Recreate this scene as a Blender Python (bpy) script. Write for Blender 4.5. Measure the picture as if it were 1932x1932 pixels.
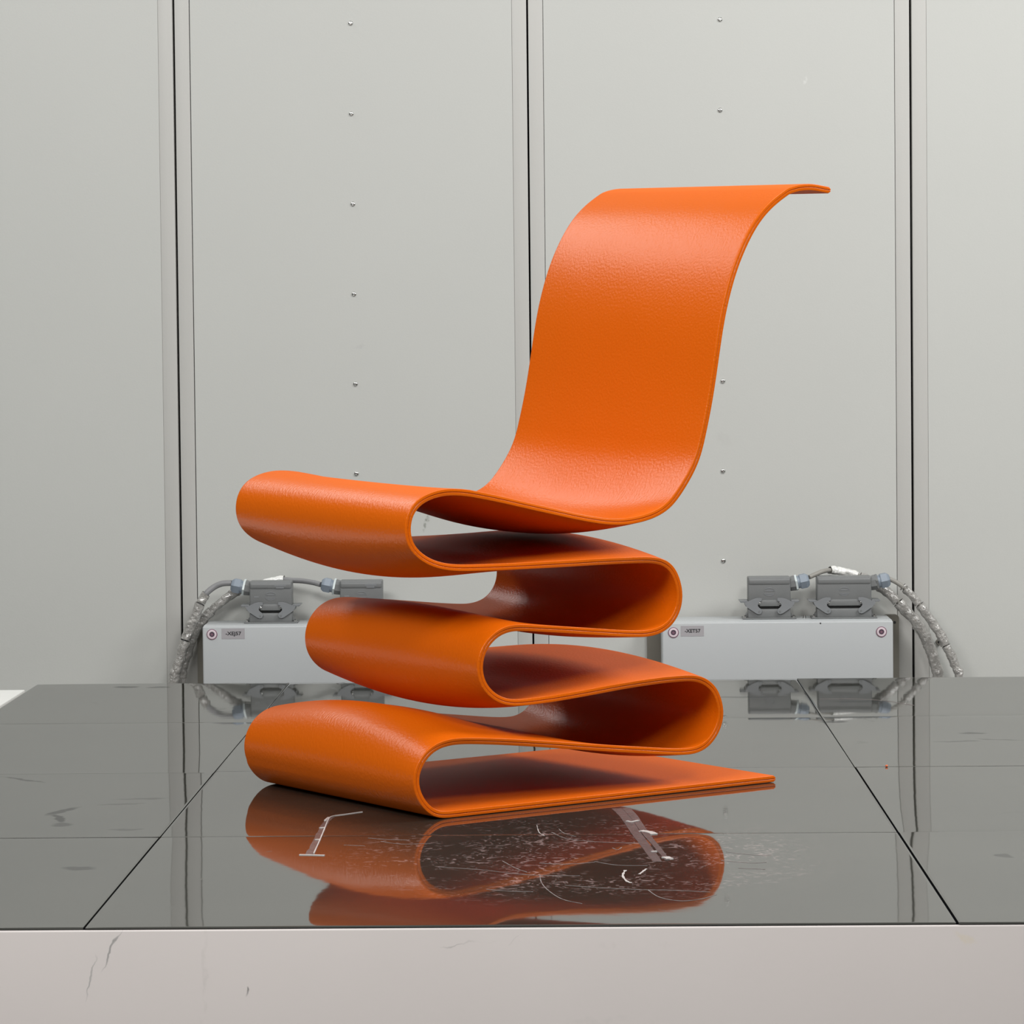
import bpy, bmesh, math, random
from mathutils import Vector, Matrix, noise
for o in list(bpy.data.objects): bpy.data.objects.remove(o, do_unlink=True)
SC = bpy.context.scene
COL = SC.collection
rnd = random.Random(7)

# ---------------------------------------------------------------- camera
cam_d = bpy.data.cameras.new('camera'); cam = bpy.data.objects.new('camera', cam_d); COL.objects.link(cam)
YAW, PITCH, ROLL = 0.020892, math.radians(2.2), 0.0102
F = Vector((-math.sin(YAW)*math.cos(PITCH), math.cos(YAW)*math.cos(PITCH), -math.sin(PITCH)))
R0 = Vector((math.cos(YAW), math.sin(YAW), 0)); U0 = R0.cross(F)
RR = R0*math.cos(ROLL) - U0*math.sin(ROLL); UU = U0*math.cos(ROLL) + R0*math.sin(ROLL)
m = Matrix((RR, UU, -F)).transposed().to_4x4(); m.translation = Vector((0, 0, 1.15))
cam.matrix_world = m
cam_d.sensor_fit = 'HORIZONTAL'; cam_d.sensor_width = 36.0
cam_d.lens = 36.0*5800/1932
cam_d.shift_y = -0.0502
cam_d.clip_start = 0.05; cam_d.clip_end = 60
SC.camera = cam

# ---------------------------------------------------------------- light
SC.view_settings.view_transform = 'Standard'; SC.view_settings.look = 'None'
SC.view_settings.gamma = 1.0; SC.view_settings.use_curve_mapping = False
SC.view_settings.exposure = 0.02
wd = bpy.data.worlds.new('World'); SC.world = wd; wd.use_nodes = True
wd.node_tree.nodes['Background'].inputs[0].default_value = (0.93, 0.97, 1.0, 1)
wd.node_tree.nodes['Background'].inputs[1].default_value = 0.055

def area(name, loc, target, sx, sy, power, color=(1, 1, 1)):
    d = bpy.data.lights.new(name, 'AREA'); d.shape = 'RECTANGLE'; d.size = sx; d.size_y = sy
    d.energy = power; d.color = color
    o = bpy.data.objects.new(name, d); COL.objects.link(o); o.location = loc
    o.rotation_euler = (Vector(target)-Vector(loc)).to_track_quat('-Z', 'Y').to_euler()
    return o
# long ceiling fixtures of the hall, left and right of the platform
area('ceiling_lamp_left', (-2.35, 6.45, 3.3), (-.4, 4.6, 0.6), 2.3, 0.8, 30, (1.0, 0.995, 0.98))
area('ceiling_lamp_right', (2.6, 5.2, 2.9), (.2, 4.9, 0.5), 1.2, 1.2, 84, (1.0, 0.995, 0.98))
area('ceiling_lamp_middle', (0.4, 4.9, 4.0), (0.3, 4.9, 0.4), 1.5, 1.0, 44, (1.0, 0.995, 0.98))
area('ceiling_lamp_front', (-1.7, 1.5, 3.6), (-.1, 4.9, 0.7), 2.4, 0.9, 146, (1.0, 0.995, 0.98))
area('ceiling_lamp_front_right', (1.3, 1.5, 3.3), (.1, 4.9, 0.7), 1.0, 0.7, 62, (1.0, 0.995, 0.98))

# ---------------------------------------------------------------- helpers
def tag(o, label=None, cat=None, group=None, kind=None):
    if label: o['label'] = label
    if cat: o['category'] = cat
    if group: o['group'] = group
    if kind: o['kind'] = kind
    return o
def empty(name, loc=(0, 0, 0), rz=0.0, label=None, cat=None, group=None, kind=None):
    o = bpy.data.objects.new(name, None); COL.objects.link(o); o.location = loc; o.rotation_euler = (0, 0, rz)
    o.empty_display_size = 0.05
    return tag(o, label, cat, group, kind)
def obj(name, bm, mat, parent=None, smooth=False, loc=None, sharp=None):
    me = bpy.data.meshes.new(name)
    bmesh.ops.recalc_face_normals(bm, faces=bm.faces[:])
    bm.to_mesh(me); bm.free()
    if mat: me.materials.append(mat)
    if smooth:
        me.polygons.foreach_set('use_smooth', [True]*len(me.polygons))
        me.set_sharp_from_angle(angle=math.radians(sharp or 35))
    o = bpy.data.objects.new(name, me); COL.objects.link(o)
    if parent: o.parent = parent
    if loc: o.location = loc
    return o
def add_box(bm, x0, x1, y0, y1, z0, z1, bev=0.0, seg=2):
    r = bmesh.ops.create_cube(bm, size=1.0)
    vs = r['verts']
    for v in vs:
        v.co = Vector((x0+(v.co.x+.5)*(x1-x0), y0+(v.co.y+.5)*(y1-y0), z0+(v.co.z+.5)*(z1-z0)))
    if bev > 0:
        es = list({e for v in vs for e in v.link_edges})
        bmesh.ops.bevel(bm, geom=es, offset=bev, segments=seg, profile=0.5, affect='EDGES')
def box(name, x0, x1, y0, y1, z0, z1, mat, parent=None, bev=0.0, seg=2):
    bm = bmesh.new(); add_box(bm, x0, x1, y0, y1, z0, z1, bev, seg)
    return obj(name, bm, mat, parent, smooth=bev > 0, sharp=50)
def add_prism(bm, pts, y0, y1, bev=0.0):
    """polygon in x,z extruded from y0 to y1"""
    a = [bm.verts.new((x, y0, z)) for x, z in pts]; b = [bm.verts.new((x, y1, z)) for x, z in pts]
    n = len(pts)
    bm.faces.new(a); bm.faces.new(b[::-1])
    for i in range(n): bm.faces.new((a[i], b[i], b[(i+1) % n], a[(i+1) % n]))
    if bev > 0:
        es = [e for e in bm.edges if all(v in a for v in e.verts) or all(v in b for v in e.verts)]
        bmesh.ops.bevel(bm, geom=es, offset=bev, segments=2, profile=0.5, affect='EDGES')
def add_lathe(bm, prof, org, axis, n=24, phase=0.0, cap=True):
    """prof: list of (distance along axis, radius)"""
    ax = Vector(axis).normalized(); up = Vector((0, 1, 0)) if abs(ax.y) < .9 else Vector((0, 0, 1))
    u = ax.cross(up).normalized(); v = ax.cross(u)
    rings = []
    for t, r in prof:
        rings.append([bm.verts.new(Vector(org)+ax*t+u*(r*math.cos(phase+2*math.pi*i/n))+v*(r*math.sin(phase+2*math.pi*i/n))) for i in range(n)])
    for a, b in zip(rings[:-1], rings[1:]):
        for i in range(n): bm.faces.new((a[i], a[(i+1) % n], b[(i+1) % n], b[i]))
    if cap:
        bm.faces.new(rings[0]); bm.faces.new(rings[-1][::-1])
def catmull(pts, per=8):
    P = [Vector(p) for p in pts]; out = []
    for i in range(len(P)-1):
        p0 = P[max(i-1, 0)]; p1 = P[i]; p2 = P[i+1]; p3 = P[min(i+2, len(P)-1)]
        for k in range(per):
            t = k/per
            out.append(0.5*((2*p1)+(p2-p0)*t+(2*p0-5*p1+4*p2-p3)*t*t+(3*p1-p0-3*p2+p3)*t**3))
    out.append(P[-1]); return out
def add_tube(bm, path, rad, n=14, cap=True):
    """path: Vectors; rad: number or function(i, angle, length)"""
    rings = []; L = 0.0; prev = None
    up = Vector((0, 1, 0))
    for i, p in enumerate(path):
        t = (path[min(i+1, len(path)-1)]-path[max(i-1, 0)]).normalized()
        if i: L += (p-path[i-1]).length
        a = t.cross(up).normalized(); b = t.cross(a)
        ring = []
        for k in range(n):
            an = 2*math.pi*k/n
            r = rad(L, an) if callable(rad) else rad
            ring.append(bm.verts.new(p+a*(r*math.cos(an))+b*(r*math.sin(an))))
        rings.append(ring)
    for a, b in zip(rings[:-1], rings[1:]):
        for i in range(n): bm.faces.new((a[i], a[(i+1) % n], b[(i+1) % n], b[i]))
    if cap:
        bm.faces.new(rings[0]); bm.faces.new(rings[-1][::-1])

# ---------------------------------------------------------------- materials
def mat(name, color, rough=0.5, metal=0.0, spec=0.5, noise_amt=0.0, noise_scale=6.0, bump=0.0, bump_scale=300.0, coat=0.0, ior=1.5, bump_dist=0.001):
    ma = bpy.data.materials.new(name); ma.use_nodes = True
    nt = ma.node_tree; b = nt.nodes['Principled BSDF']
    b.inputs['Base Color'].default_value = (*color, 1); b.inputs['Roughness'].default_value = rough
    b.inputs['Metallic'].default_value = metal; b.inputs['Specular IOR Level'].default_value = spec
    b.inputs['IOR'].default_value = ior; b.inputs['Coat Weight'].default_value = coat
    tc = nt.nodes.new('ShaderNodeTexCoord')
    if noise_amt > 0:
        nz = nt.nodes.new('ShaderNodeTexNoise'); nz.inputs['Scale'].default_value = noise_scale; nz.inputs['Detail'].default_value = 6
        nt.links.new(tc.outputs['Object'], nz.inputs['Vector'])
        mr = nt.nodes.new('ShaderNodeMapRange'); mr.inputs[3].default_value = 1-noise_amt; mr.inputs[4].default_value = 1+noise_amt
        nt.links.new(nz.outputs['Fac'], mr.inputs[0])
        mx = nt.nodes.new('ShaderNodeVectorMath'); mx.operation = 'SCALE'; mx.inputs[0].default_value = color
        nt.links.new(mr.outputs[0], mx.inputs['Scale']); nt.links.new(mx.outputs[0], b.inputs['Base Color'])
    if bump > 0:
        nz = nt.nodes.new('ShaderNodeTexNoise'); nz.inputs['Scale'].default_value = bump_scale; nz.inputs['Detail'].default_value = 3
        nt.links.new(tc.outputs['Object'], nz.inputs['Vector'])
        bp = nt.nodes.new('ShaderNodeBump'); bp.inputs['Strength'].default_value = bump; bp.inputs['Distance'].default_value = bump_dist
        nt.links.new(nz.outputs['Fac'], bp.inputs['Height']); nt.links.new(bp.outputs[0], b.inputs['Normal'])
    return ma

def add_marks(ma, marks, base_socket='Base Color'):
    """dirt marks with shapes of their own: (centre, axis angle, half length, half width, colour, strength, noise scale) in world x,z or x,y"""
    nt = ma.node_tree; b = nt.nodes['Principled BSDF']
    geo = nt.nodes.new('ShaderNodeNewGeometry'); N = nt.nodes.new; Lk = nt.links.new
    wob = N('ShaderNodeTexNoise'); wob.inputs['Scale'].default_value = 35; wob.inputs['Detail'].default_value = 3
    Lk(geo.outputs['Position'], wob.inputs['Vector'])
    wv = N('ShaderNodeVectorMath'); wv.operation = 'MULTIPLY_ADD'; wv.inputs[1].default_value = (.02, .02, .02)
    Lk(wob.outputs['Color'], wv.inputs[0]); Lk(geo.outputs['Position'], wv.inputs[2])
    link = b.inputs[base_socket].links
    cur = link[0].from_socket if link else None
    for (c, plane, ang, hl, hw, colr, st, ns) in marks:
        mp = N('ShaderNodeMapping'); mp.vector_type = 'TEXTURE'
        if plane == 'xz':
            mp.inputs['Location'].default_value = (c[0]+.01, c[1]+.01, c[2]+.01); mp.inputs['Rotation'].default_value = (0, -ang, 0); mp.inputs['Scale'].default_value = (hl, 1, hw)
        else:
            mp.inputs['Location'].default_value = (c[0]+.01, c[1]+.01, c[2]+.01); mp.inputs['Rotation'].default_value = (0, 0, ang); mp.inputs['Scale'].default_value = (hl, hw, 1)
        Lk(wv.outputs[0], mp.inputs['Vector'])
        ln = N('ShaderNodeVectorMath'); ln.operation = 'LENGTH'; Lk(mp.outputs[0], ln.inputs[0])
        mr = N('ShaderNodeMapRange'); mr.interpolation_type = 'SMOOTHSTEP'; mr.inputs[1].default_value = 1.0; mr.inputs[2].default_value = 0.35; Lk(ln.outputs['Value'], mr.inputs[0])
        nz = N('ShaderNodeTexNoise'); nz.inputs['Scale'].default_value = ns; nz.inputs['Detail'].default_value = 4; Lk(geo.outputs['Position'], nz.inputs['Vector'])
        m2 = N('ShaderNodeMapRange'); m2.inputs[1].default_value = .38; m2.inputs[2].default_value = .6; Lk(nz.outputs['Fac'], m2.inputs[0])
        ml = N('ShaderNodeMath'); ml.operation = 'MULTIPLY'; Lk(mr.outputs[0], ml.inputs[0]); Lk(m2.outputs[0], ml.inputs[1])
        m3 = N('ShaderNodeMath'); m3.operation = 'MULTIPLY'; m3.inputs[1].default_value = st; Lk(ml.outputs[0], m3.inputs[0])
        mix = N('ShaderNodeMix'); mix.data_type = 'RGBA'; Lk(m3.outputs[0], mix.inputs[0])
        if cur: Lk(cur, mix.inputs[6])
        else: mix.inputs[6].default_value = b.inputs[base_socket].default_value
        mix.inputs[7].default_value = (*colr, 1)
        cur = mix.outputs[2]
    Lk(cur, b.inputs[base_socket])

M = {}
M['panel'] = mat('grey_wall_paint', (0.495, 0.50, 0.476), 0.45, spec=0.3, noise_amt=0.02, noise_scale=3, bump=0.15, bump_scale=220)
M['strip'] = mat('warm_grey_frame_paint', (0.49, 0.485, 0.462), 0.42, spec=0.3, noise_amt=0.025, noise_scale=2.5, bump=0.15, bump_scale=220)
M['void'] = mat('dark_gap', (0.004, 0.004, 0.005), 0.9, spec=0)
M['screw'] = mat('steel_screw', (0.62, 0.62, 0.6), 0.22, metal=1.0)
M['hexhole'] = mat('dark_recess', (0.01, 0.01, 0.01), 0.6)
M['fascia'] = mat('cream_painted_fascia', (0.545, 0.503, 0.485), 0.5, noise_amt=0.03, noise_scale=5, bump=0.1, bump_scale=120)
M['white'] = mat('white_laminate', (0.80, 0.80, 0.77), 0.5, noise_amt=0.04, noise_scale=30)
M['floor'] = mat('grey_floor', (0.35, 0.35, 0.34), 0.5, noise_amt=0.08, noise_scale=4)
M['box'] = mat('white_powder_coat', (0.46, 0.478, 0.485), 0.35, spec=0.4, bump=0.1, bump_scale=400)
M['bracket'] = mat('brown_grey_bracket', (0.17, 0.16, 0.135), 0.45, metal=0.3, noise_amt=0.1, noise_scale=20)
M['label'] = mat('grey_label', (0.36, 0.345, 0.36), 0.5)
M['ink'] = mat('black_print', (0.012, 0.012, 0.015), 0.6)
M['knob'] = mat('pale_pink_ring', (0.66, 0.56, 0.60), 0.35)
M['knobrim'] = mat('mauve_ring_edge', (0.20, 0.10, 0.14), 0.4)
M['knobin'] = mat('dark_lock_insert', (0.07, 0.055, 0.075), 0.3)
M['hood'] = mat('grey_cast_housing', (0.165, 0.171, 0.171), 0.42, spec=0.5, noise_amt=0.06, noise_scale=40, bump=0.15, bump_scale=500)
M['lever'] = mat('grey_locking_lever', (0.205, 0.214, 0.222), 0.4, spec=0.5)
M['gasket'] = mat('black_gasket', (0.008, 0.008, 0.008), 0.7)
M['gland'] = mat('blue_grey_gland', (0.22, 0.26, 0.31), 0.38)
M['gland_ring'] = mat('pale_locknut', (0.58, 0.64, 0.64), 0.35)
M['cable'] = mat('grey_cable_sheath', (0.22, 0.22, 0.225), 0.45, noise_amt=0.05, noise_scale=60)
M['cable_beige'] = mat('beige_grey_cable_sheath', (0.27, 0.26, 0.235), 0.5, noise_amt=0.05, noise_scale=60)
M['wrap'] = mat('crumpled_clear_film', (0.33, 0.32, 0.30), 0.14, spec=1.0, noise_amt=0.6, noise_scale=75, bump=1.0, bump_scale=150, coat=0.8, bump_dist=.004)
M['wrap_white'] = mat('crumpled_white_film', (0.80, 0.80, 0.77), 0.2, spec=0.9, noise_amt=0.2, noise_scale=90, bump=0.9, bump_scale=130, coat=0.6, bump_dist=.003)
M['tape'] = mat('clear_packing_tape', (0.10, 0.088, 0.088), 0.22, spec=0.6, noise_amt=0.45, noise_scale=90, bump=0.5, bump_scale=160)
M['fold'] = mat('milky_film_crease', (0.55, 0.52, 0.50), 0.3)
M['scratch'] = mat('pale_scratch', (0.20, 0.17, 0.165), 0.6, noise_amt=0.3, noise_scale=50)
M['orange_speck'] = mat('orange_plastic_crumb', (0.62, 0.12, 0.03), 0.5)

add_marks(M['panel'], [
    ((-0.3484, 7.12, 0.7355), 'xz', 1.25, .026, .0065, (.20, .21, .18), .8, 160),
    ((-1.1651, 7.12, 0.9957), 'xz', 0, .075, .065, (.50, .505, .49), .35, 8),
    ((-0.4949, 7.12, 1.1489), 'xz', .5, .022, .008, (.42, .42, .41), .4, 90),
    ((0.3413, 7.12, 0.9197), 'xz', -.6, .03, .02, (.45, .45, .43), .4, 60),
    ((0.5365, 7.12, 1.7483), 'xz', 1.4, .01, .004, (.78, .78, .76), .5, 90),
])

# orange moulded sheet: layered bump in the sheet's own UV (u along the strip, v across, metres)
def orange():
    ma = bpy.data.materials.new('orange_moulded_plastic'); ma.use_nodes = True
    nt = ma.node_tree; N = nt.nodes.new; Lk = nt.links.new
    out = nt.nodes['Material Output']; nt.nodes.remove(nt.nodes['Principled BSDF'])
    uv = N('ShaderNodeUVMap'); uv.uv_map = 'UVMap'
    n1 = N('ShaderNodeTexNoise'); n1.inputs['Scale'].default_value = 230; n1.inputs['Detail'].default_value = 2
    Lk(uv.outputs[0], n1.inputs['Vector'])
    mp = N('ShaderNodeMapping'); mp.inputs['Scale'].default_value = (22, 420, 1); Lk(uv.outputs[0], mp.inputs['Vector'])
    n2 = N('ShaderNodeTexNoise'); n2.inputs['Scale'].default_value = 1.0; n2.inputs['Detail'].default_value = 2; Lk(mp.outputs[0], n2.inputs['Vector'])
    n3 = N('ShaderNodeTexNoise'); n3.inputs['Scale'].default_value = 7; n3.inputs['Detail'].default_value = 1; Lk(uv.outputs[0], n3.inputs['Vector'])
    b0 = N('ShaderNodeBump'); b0.inputs['Strength'].default_value = .3; b0.inputs['Distance'].default_value = .004; Lk(n3.outputs['Fac'], b0.inputs['Height'])
    b1 = N('ShaderNodeBump'); b1.inputs['Strength'].default_value = .5; b1.inputs['Distance'].default_value = .0011; Lk(n1.outputs['Fac'], b1.inputs['Height']); Lk(b0.outputs[0], b1.inputs['Normal'])
    b2 = N('ShaderNodeBump'); b2.inputs['Strength'].default_value = .5; b2.inputs['Distance'].default_value = .0004; Lk(n2.outputs['Fac'], b2.inputs['Height']); Lk(b1.outputs[0], b2.inputs['Normal'])
    df = N('ShaderNodeBsdfDiffuse'); df.inputs['Color'].default_value = (0.64, 0.112, 0.0004, 1); Lk(b2.outputs[0], df.inputs['Normal'])
    gl = N('ShaderNodeBsdfGlossy'); gl.inputs['Roughness'].default_value = .30; Lk(b2.outputs[0], gl.inputs['Normal'])
    gl.inputs['Color'].default_value = (1, 1, 1, 1)
    fr = N('ShaderNodeFresnel'); fr.inputs['IOR'].default_value = 1.36
    mn = N('ShaderNodeMath'); mn.operation = 'MINIMUM'; mn.inputs[1].default_value = .085; Lk(fr.outputs[0], mn.inputs[0])
    mx = N('ShaderNodeMixShader'); Lk(mn.outputs[0], mx.inputs[0]); Lk(df.outputs[0], mx.inputs[1]); Lk(gl.outputs[0], mx.inputs[2])
    Lk(mx.outputs[0], out.inputs['Surface'])
    return ma
M['orange'] = orange()

# black glossy plates with smudges and scuffs
def plate_mat():
    ma = bpy.data.materials.new('black_glossy_plate'); ma.use_nodes = True
    nt = ma.node_tree; b = nt.nodes['Principled BSDF']; N = nt.nodes.new; Lk = nt.links.new
    b.inputs['IOR'].default_value = 2.05; b.inputs['Specular IOR Level'].default_value = 0.5
    geo = N('ShaderNodeNewGeometry')
    # scuffed patch in the middle of the platform: short light scratches
    mp = N('ShaderNodeMapping'); mp.vector_type = 'TEXTURE'; mp.inputs['Location'].default_value = (.0, 4.17, .45); mp.inputs['Scale'].default_value = (.40, .42, 1)
    Lk(geo.outputs['Position'], mp.inputs['Vector'])
    ln = N('ShaderNodeVectorMath'); ln.operation = 'LENGTH'; Lk(mp.outputs[0], ln.inputs[0])
    fall = N('ShaderNodeMapRange'); fall.interpolation_type = 'SMOOTHSTEP'; fall.inputs[1].default_value = 1.0; fall.inputs[2].default_value = .45; Lk(ln.outputs['Value'], fall.inputs[0])
    sc = N('ShaderNodeMapping'); sc.inputs['Scale'].default_value = (22, 20, 1); sc.inputs['Rotation'].default_value = (0, 0, .3); Lk(geo.outputs['Position'], sc.inputs['Vector'])
    nz = N('ShaderNodeTexNoise'); nz.inputs['Scale'].default_value = 2.3; nz.inputs['Detail'].default_value = 5; nz.inputs['Distortion'].default_value = 2.2; Lk(sc.outputs[0], nz.inputs['Vector'])
    th = N('ShaderNodeMapRange'); th.inputs[1].default_value = .54; th.inputs[2].default_value = .66; Lk(nz.outputs['Fac'], th.inputs[0])
    pt = N('ShaderNodeTexNoise'); pt.inputs['Scale'].default_value = 9; pt.inputs['Detail'].default_value = 2; Lk(geo.outputs['Position'], pt.inputs['Vector'])
    pm = N('ShaderNodeMapRange'); pm.inputs[1].default_value = .38; pm.inputs[2].default_value = .54; Lk(pt.outputs['Fac'], pm.inputs[0])
    mu0 = N('ShaderNodeMath'); mu0.operation = 'MULTIPLY'; Lk(fall.outputs[0], mu0.inputs[0]); Lk(pm.outputs[0], mu0.inputs[1])
    mul = N('ShaderNodeMath'); mul.operation = 'MULTIPLY'; Lk(mu0.outputs[0], mul.inputs[0]); Lk(th.outputs[0], mul.inputs[1])
    # thin general dust film
    d1 = N('ShaderNodeTexNoise'); d1.inputs['Scale'].default_value = 3; d1.inputs['Detail'].default_value = 6; Lk(geo.outputs['Position'], d1.inputs['Vector'])
    dm = N('ShaderNodeMapRange'); dm.inputs[3].default_value = .018; dm.inputs[4].default_value = .042; Lk(d1.outputs['Fac'], dm.inputs[0])
    cc = N('ShaderNodeCombineColor'); wm = N('ShaderNodeMath'); wm.operation = 'MULTIPLY'; wm.inputs[1].default_value = .8; Lk(dm.outputs[0], wm.inputs[0]); Lk(dm.outputs[0], cc.inputs[0]); Lk(dm.outputs[0], cc.inputs[1]); Lk(wm.outputs[0], cc.inputs[2])
    mix = N('ShaderNodeMix'); mix.data_type = 'RGBA'; Lk(mul.outputs[0], mix.inputs[0]); Lk(cc.outputs[0], mix.inputs[6]); mix.inputs[7].default_value = (.26, .20, .19, 1)
    Lk(mix.outputs[2], b.inputs['Base Color'])
    # smears that dull the reflection
    s1 = N('ShaderNodeMapping'); s1.inputs['Scale'].default_value = (9, 5, 1); Lk(geo.outputs['Position'], s1.inputs['Vector'])
    s2 = N('ShaderNodeTexNoise'); s2.inputs['Scale'].default_value = 1.4; s2.inputs['Detail'].default_value = 5; s2.inputs['Distortion'].default_value = 1.5; Lk(s1.outputs[0], s2.inputs['Vector'])
    s3 = N('ShaderNodeMapRange'); s3.inputs[1].default_value = .66; s3.inputs[2].default_value = .72; s3.inputs[3].default_value = .036; s3.inputs[4].default_value = .12; Lk(s2.outputs['Fac'], s3.inputs[0])
    Lk(s3.outputs[0], b.inputs['Roughness'])
    wv = N('ShaderNodeTexNoise'); wv.inputs['Scale'].default_value = 2.6; wv.inputs['Detail'].default_value = 1; Lk(geo.outputs['Position'], wv.inputs['Vector'])
    b1 = N('ShaderNodeBump'); b1.inputs['Strength'].default_value = 1.0; b1.inputs['Distance'].default_value = .00035; Lk(wv.outputs['Fac'], b1.inputs['Height'])
    w2 = N('ShaderNodeTexNoise'); w2.inputs['Scale'].default_value = 22; w2.inputs['Detail'].default_value = 2; Lk(geo.outputs['Position'], w2.inputs['Vector'])
    b2 = N('ShaderNodeBump'); b2.inputs['Strength'].default_value = 1.0; b2.inputs['Distance'].default_value = .00005; Lk(w2.outputs['Fac'], b2.inputs['Height']); Lk(b1.outputs[0], b2.inputs['Normal'])
    Lk(b2.outputs[0], b.inputs['Normal'])
    # greasy smears: (x, y, angle, half length, half width, strength)
    wob = N('ShaderNodeTexNoise'); wob.inputs['Scale'].default_value = 28; wob.inputs['Detail'].default_value = 3; Lk(geo.outputs['Position'], wob.inputs['Vector'])
    wq = N('ShaderNodeVectorMath'); wq.operation = 'MULTIPLY_ADD'; wq.inputs[1].default_value = (.03, .03, 0); Lk(wob.outputs['Color'], wq.inputs[0]); Lk(geo.outputs['Position'], wq.inputs[2])
    tot = None
    for (x, y, an, hl, hw, st) in SMEARS:
        q = N('ShaderNodeMapping'); q.vector_type = 'TEXTURE'; q.inputs['Location'].default_value = (x+.015, y+.015, .45); q.inputs['Rotation'].default_value = (0, 0, an); q.inputs['Scale'].default_value = (hl, hw, 1)
        Lk(wq.outputs[0], q.inputs['Vector'])
        l_ = N('ShaderNodeVectorMath'); l_.operation = 'LENGTH'; Lk(q.outputs[0], l_.inputs[0])
        r_ = N('ShaderNodeMapRange'); r_.inputs[1].default_value = 1; r_.inputs[2].default_value = .6; r_.inputs[4].default_value = st; Lk(l_.outputs['Value'], r_.inputs[0])
        if tot is None: tot = r_.outputs[0]
        else:
            m_ = N('ShaderNodeMath'); m_.operation = 'MAXIMUM'; Lk(tot, m_.inputs[0]); Lk(r_.outputs[0], m_.inputs[1]); tot = m_.outputs[0]
    df = N('ShaderNodeBsdfDiffuse'); df.inputs['Color'].default_value = (.06, .062, .062, 1)
    ms = N('ShaderNodeMixShader'); Lk(tot, ms.inputs[0]); Lk(b.outputs[0], ms.inputs[1]); Lk(df.outputs[0], ms.inputs[2])
    Lk(ms.outputs[0], nt.nodes['Material Output'].inputs['Surface'])
    return ma
SMEARS = [(-.779, 4.60, 1.2, .05, .012, .45), (-.775, 4.53, 1.9, .05, .010, .5), (-.760, 4.47, .4, .02, .02, .35), (-.672, 4.094, .1, .026, .018, .4),
          (-.900, 4.94, -.7, .06, .007, .4), (-.68, 4.72, .1, .045, .010, .25), (-.70, 4.67, .1, .04, .008, .25), (-.66, 4.42, .1, .03, .008, .25),
          (.695, 5.44, .1, .03, .016, .4), (.66, 5.33, .1, .05, .009, .35), (.73, 5.35, -.3, .05, .007, .3), (.575, 4.145, 0, .012, .02, .35),
          (.468, 5.62, .1, .03, .02, .5), (.33, 6.02, 0, .09, .02, .3), (.55, 5.93, 0, .07, .02, .3), (-.93, 6.28, 0, .03, .02, .5), (-.86, 6.27, 0, .03, .015, .4)]
M['plate'] = plate_mat()
add_marks(M['fascia'], [
    ((-0.4048, 3.67, 0.3731), 'xz', 1.5, .0075, .0022, (.03, .03, .03), 1.6, 20),
    ((-0.455, 3.67, 0.385), 'xz', 1.52, .09, .004, (.45, .42, .40), .5, 60),
    ((-0.566, 3.67, 0.423), 'xz', 1.05, .035, .0016, (.26, .25, .24), .9, 8),
    ((-0.592, 3.67, 0.388), 'xz', 1.30, .035, .0014, (.30, .29, .28), .8, 8),
    ((-0.13, 3.67, 0.4268), 'xz', .08, .04, .0013, (.26, .25, .24), .9, 8),
    ((-0.078, 3.67, 0.4325), 'xz', .7, .014, .0012, (.30, .29, .28), .8, 8),
    ((0.03, 3.67, 0.425), 'xz', .1, .012, .006, (.48, .44, .42), .5, 90),
    ((0.10, 3.67, 0.428), 'xz', .1, .010, .006, (.48, .44, .42), .5, 90),
    ((0.02, 3.67, 0.333), 'xz', .1, .05, .006, (.50, .47, .45), .5, 120),
    ((0.46, 3.67, 0.43), 'xz', -.6, .02, .008, (.55, .48, .36), .5, 90),
])

FLOOR_Z = 0.0; TOP = 0.45; WALL_Y = 7.12

# ---------------------------------------------------------------- setting
fl = box('floor', -4.5, 4.5, 0.6, WALL_Y+.02, -0.05, 0.0, M['floor']); tag(fl, kind='structure')

wall = empty('wall_back', (0, WALL_Y, 0), kind='structure')
wb = bmesh.new(); add_box(wb, -4.5, 4.5, 0.045, 0.09, 0.0, 3.8)
obj('backing', wb, M['void'], wall)
GAPS = [-2.60, -1.77, -0.9212, -0.1035, 0.7776, 1.66, 2.52]
GW = [.004, .004, .0052, .0042, .0055, .004, .004]
def make_panel(i, x0, x1):
    p = empty('panel', (0, 0, 0)); p.parent = wall
    z0, z1 = 0.0, 3.6
    sw = .0345                     # width of the folded edge strip
    jl = {2: .0020, 3: .0011}.get(i, .0001); jr = {2: .0003, 3: .0012}.get(i, .0001)
    box('edge_strip', x0, x0+sw-.0008, 0.0, 0.045, z0, z1, M['strip'], p, bev=.0010, seg=2)
    box('edge_strip', x1-sw+.0008, x1, 0.0, 0.045, z0, z1, M['strip'], p, bev=.0010, seg=2)
    a, b = x0+sw+jl-.0008, x1-sw-jr+.0008
    box('sheet', a, b, -0.0006, 0.045, z0, z1, M['panel'], p)
    # blind fastener row down the middle
    if i in (2, 3):
        xc, zt, st = (-0.5108, 1.8899, 0.20815) if i == 2 else (0.3398, 1.8880, 0.2081)
        for k in range(-6, 10):
            z = zt - k*st
            if z < .1 or z > 3.5: continue
            s = screw_proto.copy(); COL.objects.link(s); s.parent = p; s.location = (xc+rnd.uniform(-.0012, .0012), -0.0006, z)
            s.rotation_euler = (0, rnd.uniform(0, 6.28), 0)
bm = bmesh.new()
add_lathe(bm, [(0, .0056), (.0008, .0056), (.0022, .0048), (.0032, .0030), (.0032, .0021), (.0014, .0018)], (0, 0, 0), (0, -1, 0), 16)
screw_proto = obj('screw', bm, M['screw'], None, smooth=True, sharp=40)
for i in range(len(GAPS)-1):
    make_panel(i, GAPS[i]+GW[i]/2, GAPS[i+1]-GW[i+1]/2)
bpy.data.objects.remove(screw_proto)

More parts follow.
